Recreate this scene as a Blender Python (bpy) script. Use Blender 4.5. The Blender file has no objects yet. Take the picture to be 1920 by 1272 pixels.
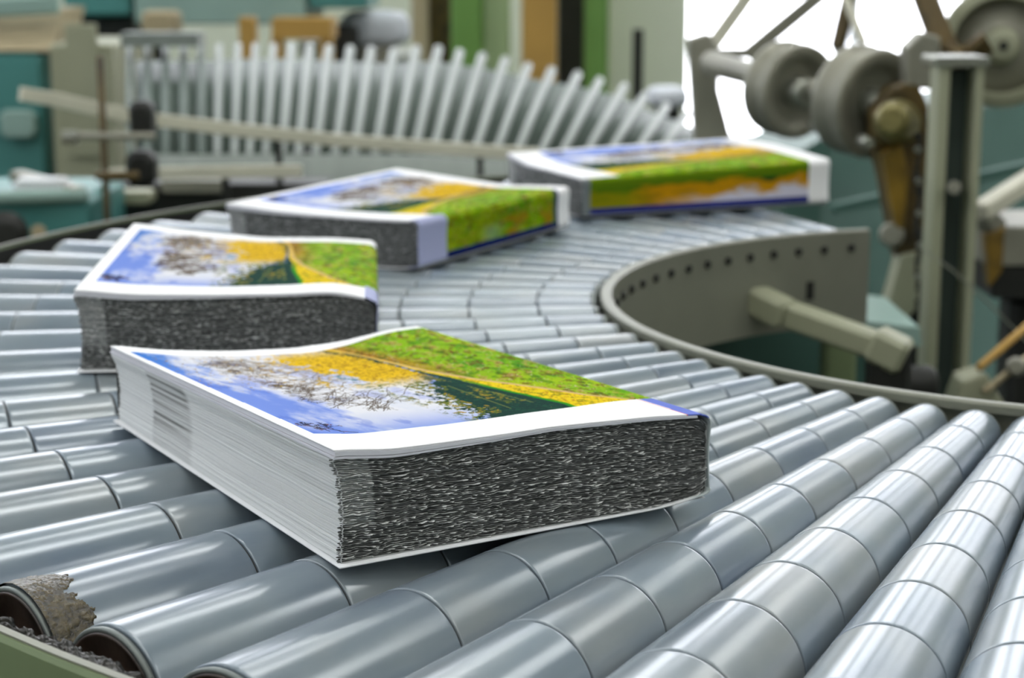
import bpy, bmesh, math, random
import numpy as np
from mathutils import Vector, Matrix
R = math.radians
random.seed(5)
S = 0.27                 # metres per fitted unit (camera height over the rollers)
ZC = 0.85                # height of the roller crests above the floor
F, PITCH = 3386.5, 0.20234
scene = bpy.context.scene
COL = scene.collection

# ------------------------------------------------------------------ helpers
def Wd(x, y, z): return Vector((x*S, y*S, ZC+z*S))
def P(px, py, D):
    """point of the place seen at photo pixel px,py at horizontal distance D (units)"""
    a = (px-960)/F; b = -(py-636)/F
    c, s = math.cos(PITCH), math.sin(PITCH)
    dy = c+b*s; dz = -s+b*c
    t = D/dy
    return Wd(a*t, D, 1+dz*t)

def lin(h):
    h = h.lstrip('#'); v = [int(h[i:i+2], 16)/255 for i in (0, 2, 4)]
    return [((c+0.055)/1.055)**2.4 if c > 0.04045 else c/12.92 for c in v]

def tag(o, label=None, cat=None, group=None, kind=None):
    if label: o['label'] = label
    if cat: o['category'] = cat
    if group: o['group'] = group
    if kind: o['kind'] = kind
    return o

def thing(name, label, cat, loc=(0, 0, 0), rotz=0, group=None):
    o = bpy.data.objects.new(name, None); COL.objects.link(o)
    o.location = loc; o.rotation_euler = (0, 0, rotz)
    o.empty_display_size = 0.02
    return tag(o, label, cat, group)

def copy_tree(o, parent=None):
    c = o.copy(); COL.objects.link(c)
    if parent: c.parent = parent
    for ch in o.children: copy_tree(ch, c)
    return c

class MB:
    def __init__(s): s.v = []; s.f = []; s.sm = []
    def add(s, vs, fs, smooth=False):
        n = len(s.v); s.v += [Vector(p) for p in vs]
        s.f += [tuple(i+n for i in f) for f in fs]; s.sm += [smooth]*len(fs)
        return s
    def frame(s, a, b, up=(0, 0, 1)):
        d = (Vector(b)-Vector(a)).normalized(); u = Vector(up)
        if abs(d.dot(u)) > .98: u = Vector((0, 1, 0))
        x = d.cross(u).normalized(); y = x.cross(d).normalized()
        return d, x, y
    def bar(s, a, b, w, h, up=(0, 0, 1), bev=0.15):
        """chamfered bar from a to b, w across, h along up"""
        a = Vector(a); b = Vector(b); d, x, y = s.frame(a, b, up)
        c = min(w, h)*bev
        prof = [(-w/2+c, -h/2), (w/2-c, -h/2), (w/2, -h/2+c), (w/2, h/2-c), (w/2-c, h/2), (-w/2+c, h/2), (-w/2, h/2-c), (-w/2, -h/2+c)]
        vs = []
        L = (b-a).length; cc = min(c, L*.2)
        for t, k in ((0, .0), (cc, 1), (L-cc, 1), (L, .0)):
            for (px, py) in prof:
                q = 1 if k else (1-cc/(max(w, h)/2) if max(w, h) > 0 else 1)
                vs.append(a+d*t+x*px*q+y*py*q)
        fs = [tuple(range(7, -1, -1)), tuple(range(24, 32))]
        for r in range(3):
            for i in range(8):
                j = (i+1) % 8
                fs.append((r*8+i, r*8+j, r*8+8+j, r*8+8+i))
        return s.add(vs, fs)
    def box(s, c, size, rotz=0, bev=0.06):
        c = Vector(c); m = Matrix.Rotation(rotz, 3, 'Z')
        ax = m @ Vector((0, size[1]/2, 0))
        return s.bar(c-ax, c+ax, size[0], size[2], bev=bev)
    def lathe(s, a, b, prof, n=32, smooth=True, caps=True, up=(0, 0, 1)):
        """prof = [(t along a-b in 0..1, radius)]"""
        a = Vector(a); b = Vector(b); d, x, y = s.frame(a, b, up); L = (b-a).length
        vs = []
        for t, r in prof:
            for i in range(n):
                an = 2*math.pi*i/n
                vs.append(a+d*t*L+x*r*math.cos(an)+y*r*math.sin(an))
        fs = []
        for k in range(len(prof)-1):
            for i in range(n):
                j = (i+1) % n
                fs.append((k*n+i, k*n+j, k*n+n+j, k*n+n+i))
        s.add(vs, fs, smooth)
        if caps:
            m = len(prof)-1
            s.f.append(tuple(range(len(s.v)-len(vs)+n-1, len(s.v)-len(vs)-1, -1))); s.sm.append(False)
            s.f.append(tuple(range(len(s.v)-n, len(s.v)))); s.sm.append(False)
        return s
    def cyl(s, a, b, r, r2=None, n=24):
        r2 = r if r2 is None else r2
        L = (Vector(b)-Vector(a)).length; e = min(.2, .1*max(r, r2)/L)
        return s.lathe(a, b, [(0, r*.9), (e, r), (1-e, r2), (1, r2*.9)], n)
    def ribbon(s, pts, w, h, up=(0, 0, 1), n=None):
        """continuous bar along a polyline"""
        pts = [Vector(p) for p in pts]; vs = []; fs = []
        for i, p in enumerate(pts):
            a = pts[max(0, i-1)]; b = pts[min(len(pts)-1, i+1)]
            d, x, y = s.frame(a, b, up)
            c = min(w, h)*.2
            for (px, py) in [(-w/2+c, -h/2), (w/2-c, -h/2), (w/2, -h/2+c), (w/2, h/2-c), (w/2-c, h/2), (-w/2+c, h/2), (-w/2, h/2-c), (-w/2, -h/2+c)]:
                vs.append(p+x*px+y*py)
        m = len(pts)
        for k in range(m-1):
            for i in range(8):
                j = (i+1) % 8; fs.append((k*8+i, k*8+j, k*8+8+j, k*8+8+i))
        fs += [tuple(range(7, -1, -1)), tuple(range(m*8-8, m*8))]
        return s.add(vs, fs)
    def prism(s, pts, vec):
        """polygon extruded by vec"""
        pts = [Vector(p) for p in pts]; n = len(pts); v = Vector(vec)
        fs = [tuple(range(n)), tuple(range(2*n-1, n-1, -1))]
        for i in range(n):
            j = (i+1) % n; fs.append((i, i+n, j+n, j))
        return s.add(pts+[p+v for p in pts], fs)
    def build(s, name, mat, parent=None, bevel=0, sub=0):
        me = bpy.data.meshes.new(name)
        off = Vector((0, 0, 0))
        if parent is not None:
            q = parent
            while q is not None: off += q.location; q = q.parent
        me.from_pydata([tuple(p-off) for p in s.v], [], s.f)
        me.polygons.foreach_set('use_smooth', s.sm)
        bm = bmesh.new(); bm.from_mesh(me); bmesh.ops.recalc_face_normals(bm, faces=bm.faces); bm.to_mesh(me); bm.free()
        me.materials.append(mat); me.update()
        o = bpy.data.objects.new(name, me); COL.objects.link(o)
        if parent is not None: o.parent = parent
        if bevel:
            b = o.modifiers.new('bevel', 'BEVEL'); b.width = bevel; b.segments = 2; b.limit_method = 'ANGLE'
        return o

# ------------------------------------------------------------------ materials
def mat(name, hexc, rough=.5, metal=0, var=.12, scale=8, bump=0, hex2=None, spec=.5, stretch=None, rvar=.1):
    m = bpy.data.materials.new(name); m.use_nodes = True
    nt = m.node_tree; b = nt.nodes['Principled BSDF']
    tc = nt.nodes.new('ShaderNodeTexCoord'); mp = nt.nodes.new('ShaderNodeMapping')
    nt.links.new(tc.outputs['Object'], mp.inputs[0])
    if stretch: mp.inputs['Scale'].default_value = stretch
    nz = nt.nodes.new('ShaderNodeTexNoise'); nz.inputs['Scale'].default_value = scale; nz.inputs['Detail'].default_value = 6
    nt.links.new(mp.outputs[0], nz.inputs['Vector'])
    cr = nt.nodes.new('ShaderNodeValToRGB'); c = lin(hexc)
    c2 = lin(hex2) if hex2 else [x*(1-2*var) for x in c]
    cr.color_ramp.elements[0].position = .3; cr.color_ramp.elements[1].position = .7
    cr.color_ramp.elements[0].color = (*c2, 1); cr.color_ramp.elements[1].color = (*c, 1)
    nt.links.new(nz.outputs['Fac'], cr.inputs[0]); nt.links.new(cr.outputs[0], b.inputs['Base Color'])
    b.inputs['Metallic'].default_value = metal; b.inputs['Specular IOR Level'].default_value = spec
    mr = nt.nodes.new('ShaderNodeMapRange'); mr.inputs['To Min'].default_value = max(.02, rough-rvar); mr.inputs['To Max'].default_value = min(1, rough+rvar)
    nt.links.new(nz.outputs['Fac'], mr.inputs[0]); nt.links.new(mr.outputs[0], b.inputs['Roughness'])
    if bump:
        bp = nt.nodes.new('ShaderNodeBump'); bp.inputs['Strength'].default_value = bump; bp.inputs['Distance'].default_value = .002
        nt.links.new(nz.outputs['Fac'], bp.inputs['Height']); nt.links.new(bp.outputs[0], b.inputs['Normal'])
    return m

def emit(name, hexc, k):
    m = bpy.data.materials.new(name); m.use_nodes = True; nt = m.node_tree
    b = nt.nodes['Principled BSDF']; b.inputs['Base Color'].default_value = (*lin(hexc), 1)
    b.inputs['Emission Color'].default_value = (*lin(hexc), 1); b.inputs['Emission Strength'].default_value = k
    return m

def attr_mat(name, rough, spec=.4, bumpscale=0):
    m = bpy.data.materials.new(name); m.use_nodes = True; nt = m.node_tree
    b = nt.nodes['Principled BSDF']; a = nt.nodes.new('ShaderNodeAttribute'); a.attribute_name = 'print'
    nt.links.new(a.outputs['Color'], b.inputs['Base Color'])
    b.inputs['Roughness'].default_value = rough; b.inputs['Specular IOR Level'].default_value = spec
    return m

def roller_mat():
    m = bpy.data.materials.new('roller_plastic'); m.use_nodes = True; nt = m.node_tree
    N = nt.nodes.new; L = nt.links.new
    b = nt.nodes['Principled BSDF']
    tc = N('ShaderNodeTexCoord'); oi = N('ShaderNodeObjectInfo')
    ad = N('ShaderNodeVectorMath'); ad.operation = 'ADD'
    cm = N('ShaderNodeCombineXYZ'); mu = N('ShaderNodeMath'); mu.operation = 'MULTIPLY'; mu.inputs[1].default_value = 37
    L(oi.outputs['Random'], mu.inputs[0]); L(mu.outputs[0], cm.inputs[0]); L(mu.outputs[0], cm.inputs[2])
    L(tc.outputs['Object'], ad.inputs[0]); L(cm.outputs[0], ad.inputs[1])
    # broad tone
    n1 = N('ShaderNodeTexNoise'); n1.inputs['Scale'].default_value = 14; n1.inputs['Detail'].default_value = 3
    mp = N('ShaderNodeMapping'); mp.inputs['Scale'].default_value = (.5, 1, 1); L(ad.outputs[0], mp.inputs[0]); L(mp.outputs[0], n1.inputs['Vector'])
    cr = N('ShaderNodeValToRGB'); e = cr.color_ramp.elements
    e[0].position = .3; e[0].color = (*lin('#64758a'), 1); e[1].position = .7; e[1].color = (*lin('#92979a'), 1)
    x = e.new(.5); x.color = (*lin('#7b8a97'), 1)
    L(n1.outputs['Fac'], cr.inputs[0])
    # each sleeve its own tone
    hs = N('ShaderNodeHueSaturation'); mr0 = N('ShaderNodeMapRange'); mr0.inputs['To Min'].default_value = .88; mr0.inputs['To Max'].default_value = 1.1
    L(oi.outputs['Random'], mr0.inputs[0]); L(mr0.outputs[0], hs.inputs['Value']); L(cr.outputs[0], hs.inputs['Color'])
    # pale scuffs
    n2 = N('ShaderNodeTexNoise'); n2.inputs['Scale'].default_value = 60; n2.inputs['Detail'].default_value = 4; n2.inputs['Roughness'].default_value = .6
    mp2 = N('ShaderNodeMapping'); mp2.inputs['Scale'].default_value = (.35, 1, 1); L(ad.outputs[0], mp2.inputs[0]); L(mp2.outputs[0], n2.inputs['Vector'])
    r2 = N('ShaderNodeValToRGB'); r2.color_ramp.elements[0].position = .0; r2.color_ramp.elements[1].position = 1
    L(n2.outputs['Fac'], r2.inputs[0])
    mx = N('ShaderNodeMix'); mx.data_type = 'RGBA'; mx.inputs['B'].default_value = (*lin('#b9bfbd'), 1)
    sc = N('ShaderNodeMath'); sc.operation = 'MULTIPLY'; sc.inputs[1].default_value = .3; L(r2.outputs[0], sc.inputs[0]); L(sc.outputs[0], mx.inputs['Factor'])
    L(hs.outputs[0], mx.inputs['A']); L(mx.outputs['Result'], b.inputs['Base Color'])
    mr = N('ShaderNodeMapRange'); mr.inputs['To Min'].default_value = .19; mr.inputs['To Max'].default_value = .265
    L(n1.outputs['Fac'], mr.inputs[0]); L(mr.outputs[0], b.inputs['Roughness'])
    b.inputs['Specular IOR Level'].default_value = .9; b.inputs['IOR'].default_value = 1.6
    b.inputs['Metallic'].default_value = .12
    bp = N('ShaderNodeBump'); bp.inputs['Strength'].default_value = .05; bp.inputs['Distance'].default_value = .001
    n3 = N('ShaderNodeTexNoise'); n3.inputs['Scale'].default_value = 70; n3.inputs['Detail'].default_value = 3
    mp3 = N('ShaderNodeMapping'); mp3.inputs['Scale'].default_value = (.04, 1, 1); L(ad.outputs[0], mp3.inputs[0]); L(mp3.outputs[0], n3.inputs['Vector'])
    cr.color_ramp.interpolation = 'LINEAR'; r2.color_ramp.interpolation = 'LINEAR'
    return m

M = {}
M['roller'] = roller_mat()
M['core'] = mat('roller_core', '#33322c', .6, .2, var=.2, scale=40)
M['cap'] = mat('bearing_cap', '#4c3d34', .35, 0, var=.25, scale=60, bump=.3, hex2='#261d17')
M['ring'] = mat('cap_ring', '#8e9693', .35, .2, var=.2, scale=50)
M['grease'] = mat('grease', '#12100d', .22, 0, var=.3, scale=160, bump=.3, hex2='#2a241d', spec=.6)
M['stain'] = mat('grease_stain', '#57491f', .25, 0, scale=260, bump=1, hex2='#211b0e', spec=.8)
M['olive'] = mat('olive_paint', '#7a8a63', .5, 0, var=.12, scale=9)
M['plate'] = mat('grey_plate', '#8d8e80', .45, .2, var=.14, scale=6)
M['dark'] = mat('dark_iron', '#2d2e2b', .5, .3, var=.2, scale=12)
M['steel'] = mat('worn_steel', '#a9ab9f', .3, .7, var=.15, scale=10)
M['steelg'] = mat('grey_cast', '#a19f90', .45, .3, var=.15, scale=10)
M['beige'] = mat('beige_bar', '#e6e3cf', .4, .1, var=.06, scale=6)
M['teal'] = mat('teal_paint', '#4f8f8b', .45, 0, var=.1, scale=4)
M['tealgrey'] = mat('grey_teal_paint', '#4d7168', .45, 0, var=.1, scale=4)
M['tealpale'] = mat('pale_teal_paint', '#9dbbb2', .45, 0, var=.1, scale=4)
M['brown'] = mat('rusty_brown', '#6e5a2d', .5, .2, var=.25, scale=18, hex2='#38301f')
M['ochre'] = mat('oily_ochre', '#a5822f', .4, .2, var=.25, scale=22, hex2='#5c4a22')
M['oliveb'] = mat('olive_beige', '#a9ab90', .5, 0, var=.08, scale=4)
M['tan'] = mat('tan_paint', '#c39a4d', .6, 0, var=.1, scale=4)
M['tanw'] = mat('sand_panel', '#b3a585', .6, 0, var=.08, scale=4)
M['green'] = mat('leaf_green_paint', '#6f9b4b', .5, 0, var=.08, scale=3)
M['greenp'] = mat('pale_green_paint', '#b7d3a0', .5, 0, var=.05, scale=3)
M['wallp'] = mat('wall_pale', '#e0e7d2', .7, 0, var=.04, scale=2)
M['wallg'] = mat('wall_grey', '#a9ada3', .7, 0, var=.06, scale=2)
M['floor'] = mat('concrete', '#4d524c', .55, 0, var=.15, scale=3)
M['ceil'] = mat('ceiling_paint', '#9aa3a4', .8, 0, var=.05, scale=2)
M['white'] = mat('white_paper', '#e4e7ea', .6, 0, var=.02, scale=3)
M['whitecloth'] = mat('white_bundle', '#dfe4ec', .7, 0, var=.04, scale=10)
M['silver'] = mat('roller_highlight', '#a3aaa5', .5, .0, var=.04, scale=6)
M['pan'] = mat('green_grey_pan', '#5c6c62', .5, 0, var=.08, scale=3)
M['apron'] = mat('apron_grey', '#89918b', .5, .1, var=.08, scale=5, stretch=(6, 1, 1))
M['web'] = mat('channel_web', '#47544f', .5, .2, var=.15, scale=8)
M['brass'] = mat('olive_brass', '#8f8650', .4, .3, var=.25, scale=20, hex2='#5a5230')
M['glow'] = emit('daylight_pane', '#f5f6fc', 3.6)
M['fill_side'] = emit('side_fill_pane', '#eef3ff', .7)
M['lamp'] = emit('added_lamp_tube', '#fafaf6', 11)
M['cover'] = attr_mat('printed_cover', .75, .02)
M['pages'] = attr_mat('page_edges', .8, .05)
M['endp'] = mat('endpaper', '#dcdce4', .6, 0, var=.02, scale=30)

# ------------------------------------------------------------------ camera
cam = bpy.data.objects.new('camera', bpy.data.cameras.new('camera')); COL.objects.link(cam)
cam.location = Wd(0, 0, 1); cam.rotation_euler = (math.pi/2-PITCH, 0, 0)
cam.data.sensor_fit = 'HORIZONTAL'; cam.data.sensor_width = 36; cam.data.lens = F/1920*36
cam.data.clip_start = .02; cam.data.clip_end = 60
cam.data.dof.use_dof = True; cam.data.dof.focus_distance = 3.12*S; cam.data.dof.aperture_fstop = 10.5
cam.data.dof.aperture_blades = 0
scene.camera = cam
scene.view_settings.view_transform = 'Standard'; scene.view_settings.look = 'None'
scene.view_settings.gamma = 1; scene.view_settings.use_curve_mapping = False
scene.view_settings.exposure = 0.62
scene.cycles.use_denoising = True
scene.cycles.max_bounces = 6; scene.cycles.diffuse_bounces = 3

# ------------------------------------------------------------------ hall
def struct(o): o['kind'] = 'structure'; return o
X0, X1, Y0, Y1, ZT = -6.0, 7.0, -5.0, 9.2, 5.2
def slab(name, lo, hi, m):
    mb = MB(); lo = Vector(lo); hi = Vector(hi)
    vs = [(x, y, z) for x in (lo.x, hi.x) for y in (lo.y, hi.y) for z in (lo.z, hi.z)]
    mb.add(vs, [(0, 1, 3, 2), (4, 6, 7, 5), (0, 4, 5, 1), (2, 3, 7, 6), (0, 2, 6, 4), (1, 5, 7, 3)])
    return struct(mb.build(name, m))
slab('floor', (X0, Y0, -.2), (X1, Y1, 0), M['floor'])
slab('ceiling', (X0, Y0, ZT), (X1, Y1, ZT+.2), M['ceil'])
slab('wall_left', (X0-.2, Y0, 0), (X0, Y1, ZT), M['wallg'])
for k in range(7):  # unseen window row, added to brighten the hall from the left
    y = Y0+1.0+k*1.95
    fr = MB()
    for yy in (y, y+.5, y+1.0, y+1.5): fr.bar((X0+.02, yy, 1.6), (X0+.02, yy, 4.6), .05, .05)
    for z in (1.6, 4.6): fr.bar((X0+.02, y-.02, z), (X0+.02, y+1.52, z), .05, .05)
    fo = struct(fr.build('window_%d' % (20+k), M['white']))
    MB().bar((X0+.012, y+.75, 1.62), (X0+.012, y+.75, 4.58), 1.5, .014, up=(1, 0, 0), bev=.02).build('pane', M['fill_side'], fo)
slab('wall_right', (X1, Y0, 0), (X1+.2, Y1, ZT), M['wallg'])
slab('wall_front', (X0, Y0-.2, 0), (X1, Y0, ZT), M['wallg'])
# back wall with window openings: rows (low bay window at the right, high row above)
wins = [(.55, 2.9, .25, 1.75)]
nx = 9
for i in range(nx):
    xa = X0+.35+i*1.42; wins.append((xa, xa+1.12, 2.05, 4.9))
xs = sorted({X0, X1, *[w[0] for w in wins], *[w[1] for w in wins]})
zs = sorted({0, ZT, *[w[2] for w in wins], *[w[3] for w in wins]})
mb = MB()
for i in range(len(xs)-1):
    for j in range(len(zs)-1):
        cx, cz = (xs[i]+xs[i+1])/2, (zs[j]+zs[j+1])/2
        if any(w[0] < cx < w[1] and w[2] < cz < w[3] for w in wins): continue
        a, b, c, d = xs[i], xs[i+1], zs[j], zs[j+1]
        mb.add([(x, y, z) for x in (a, b) for y in (Y1, Y1+.2) for z in (c, d)], [(0, 1, 3, 2), (4, 6, 7, 5), (0, 4, 5, 1), (2, 3, 7, 6), (0, 2, 6, 4), (1, 5, 7, 3)])
struct(mb.build('wall_back', M['wallp']))
for k, (a, b, c, d) in enumerate(wins):
    fr = MB(); n = 3 if k else 2; m_ = 1 if k else 2
    for i in range(n+1):
        x = a+.02+(b-a-.04)*i/n; fr.bar((x, Y1+.05, c), (x, Y1+.05, d), .10 if k else .045, .05)
    for j in range(m_+1):
        z = c+.02+(d-c-.04)*j/m_; fr.bar((a, Y1+.05, z), (b, Y1+.05, z), .05, .045)
    fo = struct(fr.build('window_%d' % (k+1), M['white']))
    pn = MB(); pn.add([(a, Y1+.1, c), (b, Y1+.1, c), (b, Y1+.1, d), (a, Y1+.1, d), (a, Y1+.12, c), (b, Y1+.12, c), (b, Y1+.12, d), (a, Y1+.12, d)],
                      [(0, 1, 2, 3), (7, 6, 5, 4), (0, 4, 5, 1), (1, 5, 6, 2), (2, 6, 7, 3), (3, 7, 4, 0)])
    pn.build('pane', M['glow'], fo)
# rows of tube lamps, out of view, added to light the closed hall
for j, y in enumerate((-3.4, -1.4, .6, 2.6, 4.6, 6.8)):
    for i, x in enumerate((-3.6, 0.3, 4.2)):
        t = thing('added_ceiling_lamp', 'added white tube lamp, out of view under the hall ceiling', 'lamp', (x, y, ZT-.35), group='added tube lamps under the ceiling')
        MB().bar((x-.9, y, ZT-.27), (x+.9, y, ZT-.27), .34, .06).build('added_lamp_housing', M['white'], t)
        MB().bar((x-.86, y, ZT-.315), (x+.86, y, ZT-.315), .28, .03).build('added_lamp_tube', M['lamp'], t)
        MB().cyl((x-.6, y, ZT-.25), (x-.6, y, ZT), .008).cyl((x+.6, y, ZT-.25), (x+.6, y, ZT), .008).build('hanger', M['dark'], t)

# ------------------------------------------------------------------ roller conveyor
CX, CY = 1.84573, 5.46412
C0 = Wd(CX, CY, 0)
RI, RO = 1.60, 3.735
gaps = [-95, -99.1, -103.2, -107.1, -111.2, -115.2, -119.6, -123.6, -127.8, -131.7, -135.8, -139.8, -143.9, -148.0, -152.1, -156.7, -161.5, -166.7, -171.6, -176.8, -181.7, -186.1, -190.7]
while gaps[-1] > -249: gaps.append(gaps[-1]-4.55)
grooves = [RI, 1.77, 1.98, 2.19, 2.41, 2.63, 2.85, 3.07, 3.32, RO]
def make_roller(half):
    """rollers taper towards the centre of the bend; local x runs outward, crest at z=0; origin at the outer end"""
    tn = math.tan(R(half))*.975
    root = bpy.data.objects.new('conveyor_roller', None); COL.objects.link(root); root.empty_display_size = .02
    def ringmesh(name, prof, m, n=56):
        vs = []; fs = []
        for (r, k) in prof:              # k = radius
            zc = -r*tn
            for i in range(n):
                a = 2*math.pi*i/n
                vs.append(((r-RO)*S, k*math.sin(a)*S, (zc+k*math.cos(a))*S))
        for q in range(len(prof)-1):
            for i in range(n):
                j = (i+1) % n; fs.append((q*n+i, q*n+n+i, q*n+n+j, q*n+j))
        mb = MB(); mb.add(vs, fs, True)
        mb.f += [tuple(range(n)), tuple(range(len(vs)-1, len(vs)-n-1, -1))]; mb.sm += [False, False]
        o = mb.build(name, m); o.parent = root
        return o
    for i in range(len(grooves)-1):
        a, b = grooves[i], grooves[i+1]
        ka, kb = a*tn, b*tn
        g = .0022; c = .0022
        ringmesh('sleeve', [(a+g, ka-.006), (a+g, ka-c), (a+g+c*.4, ka-c*.3), (a+g+c, ka), (a+g+c+.004, ka+.004*tn), (a+g+c+.02, ka+.02*tn), (b-g-c-.02, kb-.02*tn), (b-g-c-.004, kb-.004*tn), (b-g-c, kb), (b-g-c*.4, kb-c*.3), (b-g, kb-c), (b-g, kb-.006)], M['roller'])
    ringmesh('core', [(RI+.006, RI*tn-.005), (RO-.006, RO*tn-.005)], M['core'])
    kk = RO*tn
    ringmesh('end_ring', [(RO+.001, kk-.012), (RO+.001, kk-.004), (RO+.009, kk-.002), (RO+.012, kk-.004), (RO+.012, kk-.010), (RO+.004, kk-.012)], M['ring'])
    ringmesh('bearing_cap', [(RO+.002, kk-.010), (RO+.014, kk-.011), (RO+.014, kk-.016), (RO+.010, kk-.020), (RO+.010, .036), (RO+.016, .03), (RO+.045, .022)], M['cap'])
    ki = RI*tn
    ringmesh('end_ring', [(RI-.012, .014), (RI-.012, ki-.006), (RI-.008, ki-.002), (RI+.001, ki-.003)], M['ring'])
    ringmesh('axle', [(RI-.046, .013), (RI-.012, .013)], M['dark'])
    return root
protos = {}
used = set()
place = ['at the right edge of the picture', 'just left of the stack of books']
# visible order words
rollers = []
for i in range(len(gaps)-1):
    # roller between gap i (towards the camera's right) and gap i+1; the camera sees the gap past the crest
    hp = abs(gaps[i+1]-gaps[i])/2
    key = round(hp/.15)*.15
    if key not in protos: protos[key] = make_roller(hp if hp < key else key)
    src = protos[key]
    o = src if key not in used else copy_tree(src)
    used.add(key)
    # the far outline of a roller lies just past its crest
    g1 = R(gaps[i+1]); mx_, my_ = CX+2.9*math.cos(g1), CY+2.9*math.sin(g1); dist = math.hypot(mx_, my_)
    psi = abs(math.sin(math.atan2(my_, mx_)-g1)); tau = math.atan((1/dist)/max(psi, .3))
    ang = gaps[i+1]+min(hp, 2.3)*math.tan(tau/2)
    d = (math.cos(R(ang)), math.sin(R(ang)))
    o.location = Wd(CX+d[0]*RO, CY+d[1]*RO, 0); o.rotation_euler = (0, 0, R(ang))
    o['category'] = 'roller'; rollers.append((ang, o))
ordn = ['first', 'second', 'third', 'fourth', 'fifth', 'sixth', 'seventh', 'eighth', 'ninth', 'tenth', 'eleventh', 'twelfth', 'thirteenth', 'fourteenth', 'fifteenth', 'sixteenth', 'seventeenth', 'eighteenth', 'nineteenth', 'twentieth']
for k, (ang, o) in enumerate(rollers):
    o['group'] = 'tapered rollers of the curved conveyor'
    if k < 3: lab = 'grey tapered plastic roller beyond the bottom right corner of the conveyor view'
    elif k == 3: lab = 'grey tapered roller cut off by the bottom right corner, rightmost in view'
    elif k == 4: lab = 'grey roller second from the right end of the conveyor, glossy streaks and rings'
    elif k < 7: lab = 'grey ringed roller, %s from the right end, running out of the bottom of view' % ordn[k-3]
    elif k == 7: lab = 'grey roller whose dark end cap shows lowest, third cap from the left edge'
    elif k == 8: lab = 'smooth grey roller with dark round end cap, just right of the grease-stained one'
    elif k == 9: lab = 'grey roller with brown grease stain round its dark end cap at lower left'
    elif k < 16: lab = 'grey ringed roller, %s one behind the grease-stained roller, left of the front book' % ordn[k-10]
    elif k < 20: lab = 'grey roller beneath the second book, %s behind the grease-stained one' % ordn[k-10]
    elif k < 25: lab = 'blurred grey roller at the left bend, %s behind the grease-stained one' % ordn[k-10]
    else: lab = 'blurred narrow grey roller at the far bend, %s before the far end' % ordn[min(19, len(rollers)-1-k)]
    o['label'] = lab

# grease stain round the cap of the stained roller (thin lumpy skin on the roller end)
sroot = rollers[9][1]
def skin(root, half):
    tn = math.tan(R(half))*.975; rng = random.Random(3); n = 150; m = 46
    from mathutils import noise
    vs = []; fs = []
    for i in range(n+1):
        a = R(-120+225*i/n)
        for j in range(m+1):
            r = RO-.105+.11*j/m
            k = r*tn
            edge = .012+.085*(.55+.5*math.sin(a*1.7+.4))*(.75+.5*noise.noise(Vector((a*3, 1.3, 0)))+.25*noise.noise(Vector((a*11, 4, 0))))
            inside = (RO-r) < edge
            h = .0015+.0028*abs(noise.noise(Vector((a*22, r*170, 3))))+.002*abs(noise.noise(Vector((a*60, r*400, 9)))) if inside else -.004
            kk = k+h
            vs.append(((r-RO)*S, kk*math.sin(a)*S, (-r*tn+kk*math.cos(a))*S))
    for i in range(n):
        for j in range(m):
            q = i*(m+1)+j; fs.append((q, q+m+1, q+m+2, q+1))
    mb = MB(); mb.add(vs, fs, True); o = mb.build('grease_stain', M['stain']); o.parent = root
    o['label'] = 'brown lumpy grease smeared on the roller end'
skin(sroot, abs(gaps[10]-gaps[9])/2)

def arc(r, a0, a1, z, n=140):
    return [Wd(CX+r*math.cos(R(a0+(a1-a0)*i/n)), CY+r*math.sin(R(a0+(a1-a0)*i/n)), z) for i in range(n+1)]
def curved_plate(prof, a0, a1, n=140):
    """prof: closed list of (r,z) swept round the centre"""
    mb = MB(); k = len(prof); vs = []; fs = []
    for i in range(n+1):
        a = R(a0+(a1-a0)*i/n)
        for r, z in prof: vs.append(Wd(CX+r*math.cos(a), CY+r*math.sin(a), z))
    for i in range(n):
        for j in range(k):
            q = (j+1) % k; fs.append((i*k+j, i*k+q, i*k+k+q, i*k+k+j))
    fs += [tuple(range(k)), tuple(range(n*k+k-1, n*k-1, -1))]
    return mb.add(vs, fs)
AE = -252.6
ct = thing('curved_conveyor_frame', 'curved steel side frame holding the grey rollers, olive outside and grey inside the bend', 'conveyor', Wd(CX, CY, 0)-Vector((0, 0, ZC)))
o = curved_plate([(1.536, -.36), (1.536, .006), (1.546, .012), (1.566, .012), (1.572, .006), (1.572, -.012), (1.548, -.012), (1.548, -.36)], -94, AE).build('inner_side_plate', M['plate'], ct)
o['label'] = 'grey curved plate inside the bend'
o = curved_plate([(3.885, -.62), (3.885, -.004), (3.88, .004), (3.868, .004), (3.862, -.004), (3.862, -.62)], -94, AE).build('outer_side_plate', M['olive'], ct)
o['label'] = 'olive green painted outer plate'
curved_plate([(3.8615, -.60), (3.8615, -.006), (3.858, -.006), (3.858, -.60)], -94, AE).build('inner_lining', M['dark'], ct)
curved_plate([(3.8615, .003), (3.8615, .008), (3.8765, .008), (3.8765, .003)], -94, AE).build('top_lip', M['plate'], ct)
# bolts of the axles on the inner plate
bolt_src = None
for ang, _ in rollers:
    d = Vector((math.cos(R(ang)), math.sin(R(ang)), 0))
    p = Vector((C0.x, C0.y, 0))+d*1.536*S; p.z = ZC-.056*S
    MB().lathe(p, p-d*.012*S*1.0, [(0, .016*S), (.7, .016*S), (1, .011*S)], 6, smooth=False).build('bolt', M['dark'], ct)
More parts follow.
